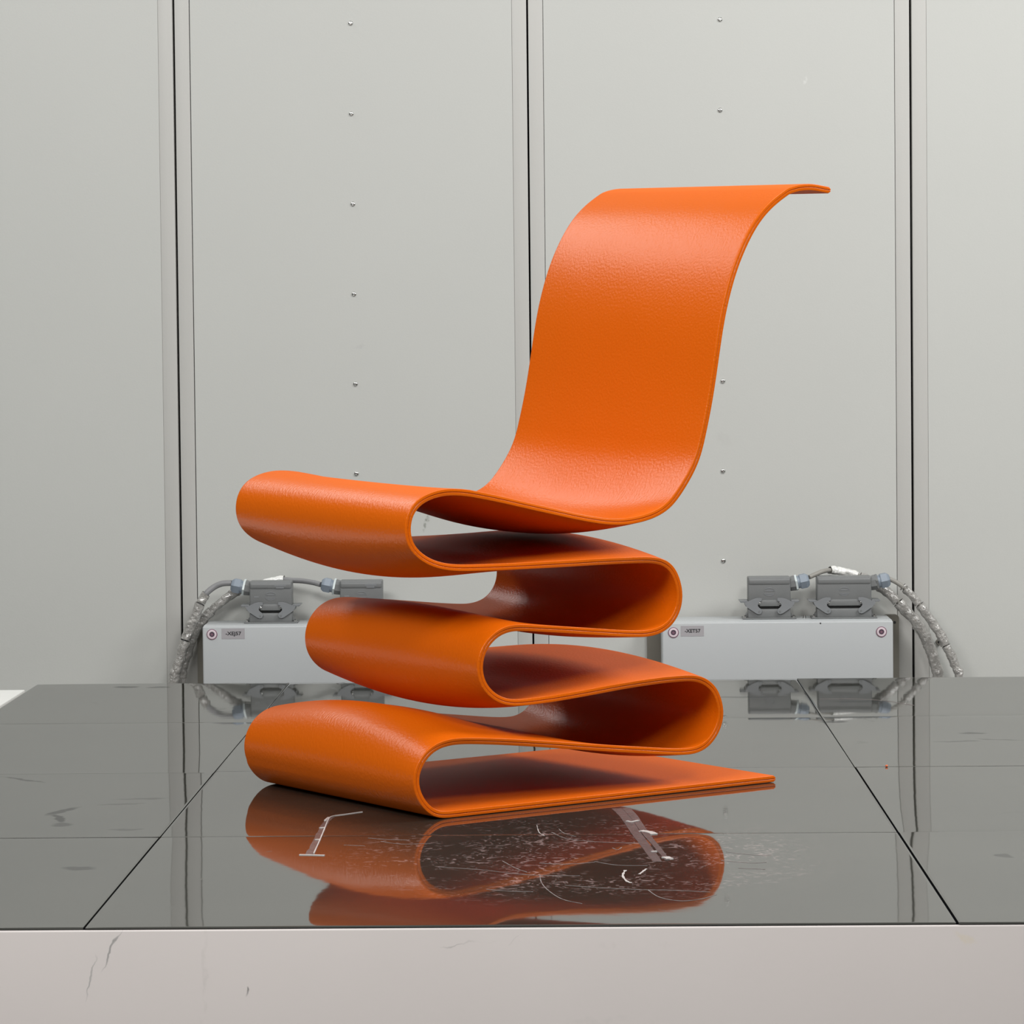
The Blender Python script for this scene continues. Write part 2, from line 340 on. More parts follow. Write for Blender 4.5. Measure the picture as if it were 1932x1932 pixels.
# ---------------------------------------------------------------- platform
PX0, PX1, PY0, PY1 = -1.125, 0.985, 3.676, 6.347
plat = empty('platform', (0, 0, 0), label='low platform topped with black glossy plates, cream painted front face', cat='platform')
box('base_body', PX0+.002, PX1-.002, 3.670, PY1-.002, 0.0, TOP-.0036, M['fascia'], plat, bev=.0015)
# shade of the thin gap under the plates, put in as a black sheet
box('shadow_gap_fill', PX0+.004, PX1-.004, 3.676, PY1-.004, TOP-.0036, TOP-.0024, M['void'], plat)
SX = [PX0, -0.5985, 0.4510, PX1]
SYR = [(3.675, 4.352, 5.003, 5.680, PY1), (3.674, 4.352, 5.022, 5.690, PY1), (3.672, 4.352, 5.020, 5.697, PY1)]
for c in range(3):
    for r in range(4):
        x0, x1 = SX[c]+.0008, SX[c+1]-.0008
        if c == 0 and r == 0: x1 -= .0012
        if c == 2 and r < 2: x0 += .0016
        y0, y1 = SYR[c][r]+.0006, SYR[c][r+1]-.0006
        bm = bmesh.new()
        cx, cy = (x0+x1)/2, (y0+y1)/2
        # thin plate whose rims roll off very slightly, so reflections kink at the joints
        NX, NY = (26, 26); top = []
        def stations(h_, n_):
            e = [0, .0006, .003, .008, .015, .025, .04, .06, .085]; m_ = n_-2*len(e)+1
            return [-h_+v for v in e]+[(-h_+.085)+(2*h_-.17)*k/m_ for k in range(1, m_)]+[h_-v for v in reversed(e)]
        xs_, ys_ = stations((x1-x0)/2, NX), stations((y1-y0)/2, NY)
        cur = [rnd.uniform(.5, 1.6)*.00034*(rnd.choice((1, 1, -.6)) if c != 1 else 1) for _ in range(4)]
        for yy in ys_:
            row = []
            for xx in xs_:
                d = [xx-xs_[0], xs_[-1]-xx, yy-ys_[0], ys_[-1]-yy]
                z = -sum(cc*math.exp(-dd/.028) for cc, dd in zip(cur, d))
                z -= .0002*(max(0, 1-min(d)/.0006))
                row.append(bm.verts.new((xx, yy, z)))
            top.append(row)
        for j in range(len(ys_)-1):
            for i in range(len(xs_)-1): bm.faces.new((top[j][i], top[j][i+1], top[j+1][i+1], top[j+1][i]))
        rim = top[0]+[r_[-1] for r_ in top[1:]]+top[-1][-2::-1]+[r_[0] for r_ in top[-2:0:-1]]
        low = [bm.verts.new((v.co.x, v.co.y, -.0024)) for v in rim]
        for k in range(len(rim)): bm.faces.new((rim[k], rim[(k+1) % len(rim)], low[(k+1) % len(rim)], low[k]))
        bm.faces.new(low)
        p = obj('plate', bm, M['plate'], plat, smooth=True, sharp=50, loc=(cx, cy, TOP))
        k_ = .3 if c == 1 else 1
        p.rotation_euler = (rnd.uniform(-.0009, .0009)*k_, rnd.uniform(-.0006, .0006)*k_, 0)

slab = empty('side_slab', (-1.6, 5.0, 0), label='white board lying beyond the left edge of the black platform', cat='board')
box('board_top', -.62, .458, -1.2, 1.30, TOP-.030, TOP-.006, M['white'], slab, bev=.002)
box('support', -.60, .40, -1.18, 1.28, 0.0, TOP-.030, M['white'], slab)

# tape left on the plate in front of the chair
def ribbon(name, pts, w, mat_, parent=None, h=.0003, wob=.15):
    P = catmull([(a, b, 0) for a, b in pts], 6); bm = bmesh.new(); L = []; Rr = []
    for i, p in enumerate(P):
        t = (P[min(i+1, len(P)-1)]-P[max(i-1, 0)]).normalized(); n = Vector((-t.y, t.x, 0))
        ww = (w(i/(len(P)-1)) if callable(w) else w)*(1+rnd.uniform(-wob, wob))/2
        L.append(p+n*ww); Rr.append(p-n*ww)
    tl = [bm.verts.new((v.x, v.y, TOP+h)) for v in L]; tr = [bm.verts.new((v.x, v.y, TOP+h)) for v in Rr]
    bl = [bm.verts.new((v.x, v.y, TOP+.0000)) for v in L]; br = [bm.verts.new((v.x, v.y, TOP+.0000)) for v in Rr]
    n = len(P)
    for i in range(n-1):
        bm.faces.new((tl[i], tl[i+1], tr[i+1], tr[i])); bm.faces.new((tl[i], bl[i], bl[i+1], tl[i+1])); bm.faces.new((tr[i], tr[i+1], br[i+1], br[i])); bm.faces.new((bl[i], br[i], br[i+1], bl[i+1]))
    bm.faces.new((tl[0], tr[0], br[0], bl[0])); bm.faces.new((tl[-1], bl[-1], br[-1], tr[-1]))
    return obj(name, bm, mat_, parent)
tp = empty('tape_strip', (0, 0, 0), label='split strip of clear tape on the black plate under the chair foot', cat='tape')
ribbon('tape_prong', [(.0560, 4.590), (.0680, 4.50), (.0800, 4.36), (.0920, 4.24), (.1040, 4.118)], lambda t: .0155-.003*t, M['tape'], tp, wob=.06)
ribbon('tape_prong', [(.0700, 4.590), (.0810, 4.50), (.0930, 4.36), (.1050, 4.25), (.1180, 4.128)], lambda t: .0130-.006*t, M['tape'], tp, h=.0006, wob=.06)
ribbon('crease', [(.0690, 4.465), (.0760, 4.458), (.0860, 4.470)], .004, M['fold'], tp, h=.0012)
ribbon('crease', [(.0880, 4.375), (.1000, 4.362), (.1060, 4.345)], .010, M['fold'], tp, h=.0011)
ribbon('crease', [(.0980, 4.195), (.1055, 4.198)], .004, M['fold'], tp, h=.0011)
ribbon('crease', [(.1160, 4.150), (.1215, 4.135)], .010, M['fold'], tp, h=.0011)
t2 = empty('film_strip', (0, 0, 0), label='thin crumpled film strip on the black plate before the left lower fold', cat='tape')
ribbon('film_tail', [(-.372, 4.195), (-.371, 4.30), (-.3725, 4.40), (-.371, 4.48), (-.366, 4.525)], lambda t: .011-.004*t, M['tape'], t2, wob=.2)
ribbon('film_edge', [(-.366, 4.20), (-.367, 4.30), (-.3685, 4.40), (-.370, 4.50), (-.366, 4.532), (-.350, 4.548), (-.325, 4.572)], .0016, M['fold'], t2, h=.0010)
for (a, b) in (((-.385, 4.188), (-.350, 4.182)), ((-.374, 4.315), (-.367, 4.317)), ((-.376, 4.42), (-.369, 4.424)), ((-.374, 4.49), (-.371, 4.52))):
    ribbon('crease', [a, ((a[0]+b[0])/2, (a[1]+b[1])/2+.001), b], .0035, M['fold'], t2, h=.0011)
# larger scratches in the plates
SCR = [
    [(-.062, 4.435), (-.058, 4.37), (-.050, 4.34)],
    [(-.040, 4.37), (-.020, 4.315), (.010, 4.29), (.050, 4.275), (.085, 4.27)],
    [(-.030, 4.40), (-.022, 4.36), (-.005, 4.33)],
    [(-.190, 4.085), (-.13, 4.06), (-.07, 4.02), (.00, 4.01)],
    [(-.020, 3.94), (.03, 3.92), (.08, 3.905), (.115, 3.90), (.165, 3.885)],
    [(.086, 3.905), (.10, 3.85), (.125, 3.825), (.15, 3.835), (.172, 3.865)],
    [(-.053, 4.02), (-.050, 3.96), (-.040, 3.90), (-.022, 3.84), (.002, 3.81)],
    [(-.105, 4.13), (-.085, 4.07), (-.070, 4.04)],
    [(.045, 4.23), (.052, 4.215), (.058, 4.235)],
    [(.060, 4.05), (.056, 4.01), (.060, 3.97), (.066, 3.955)],
    [(.078, 4.02), (.083, 4.04), (.088, 4.06)],
    [(-.055, 4.11), (-.02, 4.10), (.02, 4.115)],
    [(-.12, 3.915), (-.09, 3.90), (-.06, 3.895)],
    [(.02, 4.12), (.05, 4.09), (.09, 4.085)],
    [(.20, 4.19), (.235, 4.165), (.26, 4.16)], [(.19, 4.12), (.23, 4.10), (.25, 4.105)], [(.21, 4.06), (.245, 4.05)],
    [(-.30, 4.33), (-.27, 4.315), (-.24, 4.31)], [(-.28, 4.30), (-.25, 4.275), (-.21, 4.28)], [(-.33, 4.27), (-.30, 4.262)],
]
bm_all = []
for k, s in enumerate(SCR):
    ribbon('scratch', s, .0011 if k not in (9, 10) else .003, M['fold'] if k in (0, 9, 10) else M['scratch'], plat, h=.00025, wob=.5)
# one long curved scratch at the back right
ribbon('scratch', [(.47, 5.975), (.53, 5.975), (.59, 5.94), (.64, 5.86)], .003, M['scratch'], plat, h=.00025)
bm = bmesh.new(); bmesh.ops.create_icosphere(bm, subdivisions=2, radius=.0024)
for v in bm.verts: v.co *= 1+.25*noise.noise(v.co*700); v.co.z *= .8
cr = obj('plastic_crumb', bm, M['orange_speck'], None, smooth=True, loc=(.503, 5.0172, TOP+.0018)); tag(cr, 'tiny orange crumb on a black plate joint right of the chair', 'crumb')

# ---------------------------------------------------------------- chair
PROF = [(0.7467,0.9362),(0.7299,0.9385),(0.7098,0.9411),(0.6931,0.9404),(0.6765,0.9379),(0.6598,0.9329),(0.6433,0.9247),(0.6267,0.9141),(0.6103,0.8997),(0.5937,0.8824),(0.5817,0.8636),(0.5670,0.8378),(0.5545,0.8146),(0.5401,0.7736),(0.5285,0.7348),(0.5165,0.6709),(0.5068,0.6198),(0.4981,0.5817),(0.4872,0.5436),(0.4777,0.5170),(0.4630,0.4920),(0.4429,0.4663),(0.4223,0.4463),(0.3962,0.4338),(0.3650,0.4269),(0.3340,0.4246),(0.3034,0.4266),(0.2729,0.4315),(0.2427,0.4375),(0.2098,0.4448),(0.1487,0.4585),(0.1048,0.4689),(0.0615,0.4772),(0.0327,0.4804),(0.0112,0.4801),(-0.0102,0.4758),(-0.0275,0.4686),(-0.0401,0.4576),(-0.0476,0.4432),(-0.0496,0.4270),(-0.0477,0.4132),(-0.0413,0.4009),(-0.0300,0.3898),(-0.0114,0.3790),(0.0098,0.3723),(0.0313,0.3690),(0.0601,0.3675),(0.1035,0.3664),(0.1476,0.3658),(0.2089,0.3654),(0.2721,0.3653),(0.3334,0.3649),(0.3643,0.3643),(0.3954,0.3623),(0.4166,0.3562),(0.4311,0.3434),(0.4396,0.3251),(0.4432,0.3074),(0.4415,0.2931),(0.4371,0.2806),(0.4236,0.2642),(0.4053,0.2546),(0.3834,0.2507),(0.3631,0.2511),(0.3168,0.2553),(0.2710,0.2606),(0.2107,0.2673),(0.1625,0.2721),(0.1389,0.2739),(0.1212,0.2725),(0.1013,0.2649),(0.0829,0.2485),(0.0743,0.2294),(0.0728,0.2153),(0.0755,0.2012),(0.0822,0.1885),(0.0959,0.1751),(0.1133,0.1660),(0.1346,0.1618),(0.1612,0.1617),(0.2059,0.1632),(0.2511,0.1662),(0.3084,0.1710),(0.3546,0.1744),(0.4015,0.1764),(0.4409,0.1767),(0.4647,0.1759),(0.4871,0.1703),(0.5078,0.1552),(0.5164,0.1384),(0.5208,0.1226),(0.5202,0.1097),(0.5160,0.0972),(0.5084,0.0849),(0.4936,0.0712),(0.4766,0.0644),(0.4604,0.0625),(0.4319,0.0641),(0.3847,0.0695),(0.3381,0.0755),(0.2767,0.0832),(0.2135,0.0919),(0.1539,0.0999),(0.1097,0.1052),(0.0661,0.1098),(0.0372,0.1119),(0.0171,0.1114),(-0.0051,0.1065),(-0.0243,0.0939),(-0.0363,0.0767),(-0.0399,0.0650),(-0.0402,0.0529),(-0.0366,0.0404),(-0.0283,0.0261),(-0.0149,0.0128),(0.0007,0.0052),(0.0214,0.0036),(0.0648,0.0036),(0.1085,0.0040),(0.2124,0.0054),(0.4310,0.0078),(0.5761,0.0083),(0.6270,0.0083)]
# sag (+) of the middle of the sheet against its edges, metres, by index of the profile
BULGE = [(0, 0), (12, 0), (16, -.003), (19, -.008), (22, -.018), (25, -.028), (28, -.030), (30, -.022), (32, -.008), (34, 0), (38, 0), (41, -.006), (44, -.023), (46, -.026), (48, -.016), (49, -.004), (51, .016), (53, .023), (55, .018), (57, 0),
         (60, -.004), (62, -.012), (64, -.016), (66, -.006), (68, .010), (70, .017), (72, .008), (73.5, 0), (75, -.008), (77, -.020), (79, -.022), (81, -.008), (83, .012), (86, .021), (88, .012), (90, 0), (92, -.006), (95, -.015), (97, -.020), (99, -.012), (101, .006), (103, .021), (105, .027), (107, .018), (109, .004), (111, 0), (122, 0)]
THK = 0.0104; WID = 0.477; W_LOC = (-0.0482, 0.9988)
def hermite_eval(keys, x):
    if x <= keys[0][0]: return keys[0][1]
    for (a, va), (b, vb) in zip(keys[:-1], keys[1:]):
        if x <= b:
            t = (x-a)/(b-a); t = t*t*(3-2*t); return va+(vb-va)*t
    return keys[-1][1]
def build_chair():
    prof = [Vector((s, z)) for s, z in PROF]
    for i in range(116, len(prof)): prof[i].y = .0052           # the foot lies flat
    prof[115].y = .0058
    # dense resample with parameter = profile index
    dense = []
    for i in range(len(prof)-1):
        p0, p1, p2, p3 = prof[max(i-1, 0)], prof[i], prof[i+1], prof[min(i+2, len(prof)-1)]
        for k in range(12):
            t = k/12
            dense.append((0.5*((2*p1)+(p2-p0)*t+(2*p0-5*p1+4*p2-p3)*t*t+(3*p1-p0-3*p2+p3)*t**3), i+t))
    dense.append((prof[-1], len(prof)-1))
    acc = [0.0]
    for a, b in zip(dense[:-1], dense[1:]): acc.append(acc[-1]+(b[0]-a[0]).length)
    step = 0.0035; n = int(acc[-1]/step); P = []; IX = []; j = 0
    for i in range(n+1):
        s = acc[-1]*i/n
        while j < len(acc)-2 and acc[j+1] < s: j += 1
        t = (s-acc[j])/max(1e-9, acc[j+1]-acc[j]); P.append(dense[j][0].lerp(dense[j+1][0], t)); IX.append(dense[j][1]+(dense[j+1][1]-dense[j][1])*t)
    # smooth digitising noise; a little more along the long gentle backrest
    for it in range(14):
        Q = [p.copy() for p in P]
        for i in range(1, n):
            Q[i] = P[i]*.5+(P[i-1]+P[i+1])*.25
        P = Q
    for it in range(120):
        Q = [p.copy() for p in P]
        for i in range(2, n-1):
            if 5 < IX[i] < 18 or 28 < IX[i] < 32 or 46 < IX[i] < 52 or 64 < IX[i] < 67 or 80 < IX[i] < 84 or 98 < IX[i] < 103:
                Q[i] = P[i]*.5+(P[i-1]+P[i+1])*.25
        P = Q
    B = [hermite_eval(BULGE, x) for x in IX]
    for it in range(40):
        B = [B[0]]+[B[i]*.5+(B[i-1]+B[i+1])*.25 for i in range(1, n)]+[B[-1]]
    tip_r = .0
    def mid(i, v):
        p = P[i]; z = p.y
        lean = .0145*(1-math.exp(-z/.16))*v
        if IX[i] > 112: lean = 0
        dz = B[i]*(1-(2*v-1)**2)
        return Vector((p.x+W_LOC[0]*WID*v, W_LOC[1]*WID*v, z+lean+dz))
    h = THK/2; NV = 26
    # ring: (v metres from near edge, offset along normal); two plies with a glue line between
    edge = [(.0045, 1.0), (.0014, 1.0), (.0005, .96), (.0001, .90), (.0, .84), (.0, .24), (.0, .17), (.0014, .11), (.0014, -.03), (.0, -.09), (.0, -.16), (.0, -.84), (.0001, -.90), (.0005, -.96), (.0014, -1.0), (.0045, -1.0)]
    vs = [.0045+(WID-.0090)*k/NV for k in range(NV+1)]
    ring = [(a, b, 0) for a, b in edge]                            # near side, top to bottom
    ring += [(v, -1.0, 1) for v in vs[1:-1]]                       # underside
    ring += [(WID-a, b, 0) for a, b in reversed(edge)]
    ring += [(v, 1.0, 1) for v in reversed(vs[1:-1])]
    m_ = len(ring)
    V = []; UVc = []
    S = [0.0]
    for i in range(1, n+1): S.append(S[-1]+(P[i]-P[i-1]).length)
    vset = sorted({r[0] for r in ring}); eps = 1e-3
    def end_scale(i):
        d = min(S[i], S[n]-S[i]); r = .0035
        return 1.0 if d >= r else .45+.55*math.sqrt(max(0, 1-(1-d/r)**2))
    for i in range(n+1):
        cen = {}
        for vm in vset:
            v = vm/WID
            c = mid(i, v)
            ds = mid(min(i+1, n), v)-mid(max(i-1, 0), v)
            dv = mid(i, v+eps)-mid(i, v-eps)
            nrm = ds.cross(dv).normalized()
            cen[vm] = (c, nrm)
        sc = end_scale(i)
        for vm, o, f in ring:
            c, nrm = cen[vm]
            q = c-nrm*(o*h*sc); q.z = max(q.z, .0001)
            V.append(q); UVc.append((S[i], vm+(.7 if o < 0 else 0)))
    faces = []
    for i in range(n):
        for k in range(m_):
            faces.append((i*m_+k, (i+1)*m_+k, (i+1)*m_+(k+1) % m_, i*m_+(k+1) % m_))
    me = bpy.data.meshes.new('tmp'); me.from_pydata(V, [], faces); me.update()
    me.polygons.foreach_set('use_smooth', [True]*len(me.polygons))
    nor = [v.normal.copy() for v in me.vertices]
    bpy.data.meshes.remove(me)
    ang = math.atan2(.56788197, .82311)
    root = empty('folded_sheet_chair', (-0.20539, 4.49585, TOP+.0006), ang, label='tall orange chair bent from one zigzag folded sheet, standing on black plates', cat='chair')
    cuts = [('backrest', 0, 21), ('seat', 21, 34), ('fold', 34, 48), ('fold', 48, 66), ('fold', 66, 81), ('fold', 81, 101), ('fold', 101, 116.5), ('foot', 116.5, 999)]
    for name, a, b in cuts:
        i0 = min(i for i in range(n+1) if IX[i] >= a); i1 = n if b > 900 else min(i for i in range(n+1) if IX[i] >= b)
        vv = V[i0*m_:(i1+1)*m_]; ff = []
        for i in range(i1-i0):
            for k in range(m_): ff.append((i*m_+k, (i+1)*m_+k, (i+1)*m_+(k+1) % m_, i*m_+(k+1) % m_))
        vl = list(vv); nn_ = [nor[j] for j in range(i0*m_, (i1+1)*m_)]
        # caps (only real ends get a closing face strip)
        def cap(base, flip):
            top = [base+k for k in (list(range(0, 5)))]; E = len(edge)
            near = [base+k for k in range(E)]
            und = [base+E+k for k in range(NV-1)]
            far = [base+E+NV-1+k for k in range(E)]
            tp_ = [base+2*E+NV-1+k for k in range(NV-1)]
            U = [near[-1]]+und+[far[0]]; T = [near[0]]+tp_[::-1]+[far[-1]]
            for q in range(len(U)-1):
                f = (T[q], T[q+1], U[q+1], U[q]); ff.append(f if flip else f[::-1])
            ff.append(tuple(near) if flip else tuple(near[::-1])); ff.append(tuple(far) if flip else tuple(far[::-1]))
        if i0 == 0: cap(0, True)
        if i1 == n: cap((i1-i0)*m_, False)
        mesh = bpy.data.meshes.new(name); mesh.from_pydata(vl, [], ff); mesh.materials.append(M['orange'])
        uvl = mesh.uv_layers.new(name='UVMap')
        uvs = [UVc[i0*m_+l.vertex_index] for l in mesh.loops]
        uvl.data.foreach_set('uv', [c for q in uvs for c in q])
        mesh.polygons.foreach_set('use_smooth', [True]*len(mesh.polygons)); mesh.update()
        mesh.normals_split_custom_set_from_vertices(nn_)
        o = bpy.data.objects.new(name, mesh); COL.objects.link(o); o.parent = root
    return root
build_chair()

# ---------------------------------------------------------------- wall boxes
def text_obj(name, s, size, parent, loc, mat_, xs=1.0):
    c = bpy.data.curves.new(name, 'FONT'); c.body = s; c.size = size; c.extrude = .00015; c.offset = size*.022
    c.align_x = 'CENTER'; c.align_y = 'CENTER'
    c.materials.append(mat_)
    o = bpy.data.objects.new(name, c); COL.objects.link(o); o.parent = parent; o.location = loc; o.rotation_euler = (math.pi/2, 0, 0); o.scale = (xs, 1, 1)
    bpy.context.view_layer.update()
    me = bpy.data.meshes.new_from_object(o.evaluated_get(bpy.context.evaluated_depsgraph_get())); me.name = name
    q = bpy.data.objects.new(name, me); COL.objects.link(q); q.parent = parent; q.location = loc; q.rotation_euler = o.rotation_euler; q.scale = o.scale
    xs_ = [v.co.x for v in me.vertices]; q.scale.x = .0355/(max(xs_)-min(xs_))
    bpy.data.objects.remove(o, do_unlink=True); q.name = name
    if not me.materials: me.materials.append(mat_)
    return q
def wall_box(x0, x1, text, txt_x, txt_z, knobs, br, label, tilt=0.0):
    zt = .5125; zb = .300; y0, y1 = 6.96, 7.095
    w = x1-x0
    root = empty('junction_box', (x0+w/2, y1, zb), label=label, cat='box', group='white boxes on the wall')
    H = zt-zb; root.rotation_euler = (0, tilt, 0)
    box('enclosure', -w/2, w/2, -.118, 0, 0, H, M['box'], root, bev=.003, seg=3)
    # door panel slightly proud with rounded front edge
    d = box('door', -w/2, w/2, y0-y1, -.119, 0.0, H-.001, M['box'], root, bev=.0035, seg=3)
    for kx, kz in knobs:
        kx -= x0+w/2; kz -= zb
        bm = bmesh.new(); add_lathe(bm, [(-.0005, .0122), (.001, .0122), (.0014, .0105)], (kx, y0-y1, kz), (0, -1, 0), 32)
        ring = obj('lock', bm, M['knobrim'], d, smooth=True)
        bm = bmesh.new(); add_lathe(bm, [(0, .0105), (.002, .0104), (.0024, .0092), (.0022, .0062), (.0006, .0060), (0.0, .0060)], (kx, y0-y1, kz), (0, -1, 0), 32)
        add_lathe(bm, [(.0006, .0060), (.0012, .0058)], (kx, y0-y1, kz), (0, -1, 0), 32)
        obj('lock_ring', bm, M['knob'], d, smooth=True)
        bm = bmesh.new(); add_lathe(bm, [(.0008, .0056), (.0017, .0052), (.0017, .0030), (.0012, .0030)], (kx, y0-y1, kz), (0, -1, 0), 6 if False else 24)
        obj('lock_insert', bm, M['knobin'], d, smooth=True)
    lx = txt_x-(x0+w/2); lz = txt_z-zb
    box('name_label', lx-.0262, lx+.0262, y0-y1-.0005, y0-y1+.0004, lz-.0118, lz+.0118, M['label'], d)
    text_obj('lettering', text, .0112, d, (lx+.0005, y0-y1-.0007, lz), M['ink'], .98)
    # steel mounting bracket strips behind, wider than the box
    for (a, b, zt2, hole) in br:
        bm = bmesh.new()
        pts = [(a, zb-.02), (b, zb-.02), (b, zt2-.006), (b-.002, zt2-.002), (b-.006, zt2), (a+.006, zt2), (a+.002, zt2-.002), (a, zt2-.006)]
        add_prism(bm, [(px-(x0+w/2), pz-zb) for px, pz in pts], .001, .024)
        k = obj('mounting_bracket', bm, M['bracket'], root)
        if hole:
            bm = bmesh.new(); add_lathe(bm, [(0, .0034), (.0008, .0034)], (hole[0]-(x0+w/2), .001, hole[1]-zb), (0, -1, 0), 16)
            obj('bolt_hole', bm, M['hexhole'], k)
    return root
bl = wall_box(-0.8540, -0.3280, '-XEJ57', -.7840, .4945, [(-.8323, .4931), (-.352, .4931)],
         [(-.8832, -.868, .502, None), (-.330, -.298, .502, None)], 'white wall box on the left, label reading -XEJ57, left part clear of chair')
brx = wall_box(0.1915, 0.7142, '-XET57', .2597, .4919, [(.2168, .4887), (.6877, .4866)],
         [(.1600, .197, .5125, None), (.708, .7415, .5125, (.7315, .4951))], 'white wall box on the right, label reading -XET57')
# small marks on the right box: screw hole in the door, spare bolt on top
bm = bmesh.new(); add_lathe(bm, [(0, .0018), (.0003, .0018)], (.5500-(.1915+.7142)/2, 6.96-7.095, .507-.30), (0, -1, 0), 12)
obj('screw_hole', bm, M['hexhole'], brx)
bm = bmesh.new()
add_lathe(bm, [(0, .0034), (.004, .0034)], (.5193-(.1915+.7142)/2, -.062, .2125), (0, 0, 1), 6)
add_lathe(bm, [(.004, .0022), (.0075, .0022)], (.5193-(.1915+.7142)/2, -.062, .2125), (0, 0, 1), 12)
obj('cover_bolt', bm, M['screw'], brx)
# stud bolt on the wall between the right cables
bm = bmesh.new(); add_lathe(bm, [(-.004, .0066), (.007, .0066), (.0085, .0056), (.0085, .0034), (.005, .0034)], (0, 0, 0), (0, -1, 0), 24)
st = obj('wall_bolt', bm, M['bracket'], None, smooth=True, loc=(.8351, 7.1192, .4469)); tag(st, 'small socket-head bolt in the wall between the two right cables', 'bolt')
bm = bmesh.new(); add_lathe(bm, [(0, .0032), (.0012, .0032)], (0, -.0046, 0), (0, -1, 0), 6); obj('socket', bm, M['hexhole'], st)

# ---------------------------------------------------------------- connectors
ZB = .5125
def connector(xc, w, side, label, tag_text=False, ring_pale=True):
    """w: hood width; side: -1 cable leaves to the left, +1 to the right"""
    c = empty('cable_connector', (xc, 7.035, ZB), label=label, cat='connector', group='grey connectors on the wall boxes')
    hw = w/2
    def X(v): return v*side            # mirror so that +x is the cable side
    # flange and lower housing
    bm = bmesh.new(); add_box(bm, -hw-.0125, hw+.0125, -.026, .026, 0, .0035, .001, 1)
    # sloped feet ends
    for s in (-1, 1):
        add_prism(bm, [(s*(hw-.002), .0035), (s*(hw+.0075), .0035), (s*(hw+.002), .013), (s*(hw-.002), .016)], -.014, .014)
    add_box(bm, -hw, hw, -.0225, .0225, .003, .0235, .002, 2)
    lower = obj('lower_housing', bm, M['hood'], c, smooth=True, sharp=40)
    for s in (-1, 1):
        bm = bmesh.new(); add_lathe(bm, [(.0035, .0042), (.0072, .0042), (.0080, .0034)], (s*(hw+.0068), -.018, 0), (0, 0, 1), 14)
        b = obj('fixing_bolt', bm, M['screw'], c, smooth=True)
        bm = bmesh.new(); add_lathe(bm, [(.0080, .0021), (.0086, .0021)], (s*(hw+.0068), -.018, 0), (0, 0, 1), 6); obj('socket', bm, M['hexhole'], b)
    box('gasket', -hw+.001, hw-.001, -.0205, .0205, .0235, .0285, M['gasket'], c)
    # hood with slightly narrower waist, ridge near the top, latch ledge
    bm = bmesh.new()
    add_box(bm, -hw, hw, -.0205, .0205, .028, .0965, .0035, 3)
    add_box(bm, -hw+.0005, hw-.0005, -.0225, .0225, .0780, .0935, .0045, 3)
    hood = obj('hood', bm, M['hood'], c, smooth=True, sharp=40)
    box('latch_ledge', -hw+.026, hw-.026, -.0262, -.018, .0295, .0440, M['hood'], c, bev=.0015)
    box('latch_ledge', -hw+.026, hw-.026, .018, .0262, .0295, .0440, M['hood'], c, bev=.0015)
    # cable outlet: stub that leaves the hood on the cable side, tilted
    ax = Vector((side*math.cos(.20), 0, math.sin(.20)))
    org = Vector((side*(hw-.016), 0, .0755))
    bm = bmesh.new(); add_lathe(bm, [(0, .0120), (.012, .0165), (.026, .0185), (.0285, .0180)], org, ax, 8, phase=math.pi/8)
    obj('cable_outlet', bm, M['hood'], c, smooth=True, sharp=30)
    bm = bmesh.new(); add_lathe(bm, [(0, .0195), (.0045, .0195)], org+ax*.0285, ax, 6, phase=.3)
    g = obj('locknut', bm, M['gland_ring'] if ring_pale else M['hood'], c)
    bm = bmesh.new(); add_lathe(bm, [(0, .0145), (.0065, .0145)], org+ax*.033, ax, 24)
    add_lathe(bm, [(.0055, .0170), (.0075, .0185), (.0200, .0185), (.0235, .0165), (.0270, .0130), (.0280, .0090)], org+ax*.033, ax, 6, phase=.55)
    obj('cable_gland', bm, M['gland'], c, smooth=True, sharp=25)
    # levers, front and back, both ends
    poly = [(-.0085, .0384), (.000, .0415), (.012, .0468), (.021, .0490), (.031, .0485), (.0312, .0425), (.0260, .0405), (.0220, .0350), (.0215, .0305), (.0250, .0265), (.0300, .0235), (.0315, .0185), (.0290, .0135), (.0240, .0119), (.0186, .0136), (-.0017, .0270), (-.0073, .0350)]
    for s in (-1, 1):
        for f in (-1, 1):
            y = f*.0275
            pts = [(s*(hw-px_)*1.0, pz) for px_, pz in poly]
            bm = bmesh.new(); add_prism(bm, pts, y-.0011, y+.0011, bev=.0004)
            lv = obj('locking_lever', bm, M['lever'], c)
            bm = bmesh.new(); add_lathe(bm, [(0, .0024), (.0006, .0022)], (s*(hw-.025), y-.0011 if f < 0 else y+.0011, .0178), (0, f, 0), 14)
            obj('pivot', bm, M['hood'], lv, smooth=True)
            bm = bmesh.new(); add_lathe(bm, [(0, .0026), (.0018, .0026), (.0024, .0018)], (s*(hw-.0255), f*.0262, .0365), (0, f, 0), 14)
            obj('latch_pin', bm, M['screw'], c, smooth=True)
        # bridge of the lever with its finger tab
        xt = s*hw
        bm = bmesh.new(); add_box(bm, min(xt+s*.0005, xt+s*.0195), max(xt+s*.0005, xt+s*.0195), -.0270, .0270, .0405, .0425, .0006, 1)
        add_box(bm, min(xt+s*.004, xt+s*.0175), max(xt+s*.004, xt+s*.0175), -.0270, .0270, .0385, .0405, .0006, 1)
        add_box(bm, min(xt+s*.0035, xt+s*.0060), max(xt+s*.0035, xt+s*.0060), -.0270, .0270, .0300, .0410, .0006, 1)
        obj('lever_bridge', bm, M['lever'], c)
    # raised round emblem: arcs above and below two lens-shaped bars
    ex, ez = (.000, .0625); yy = -.0206
    bm = bmesh.new()
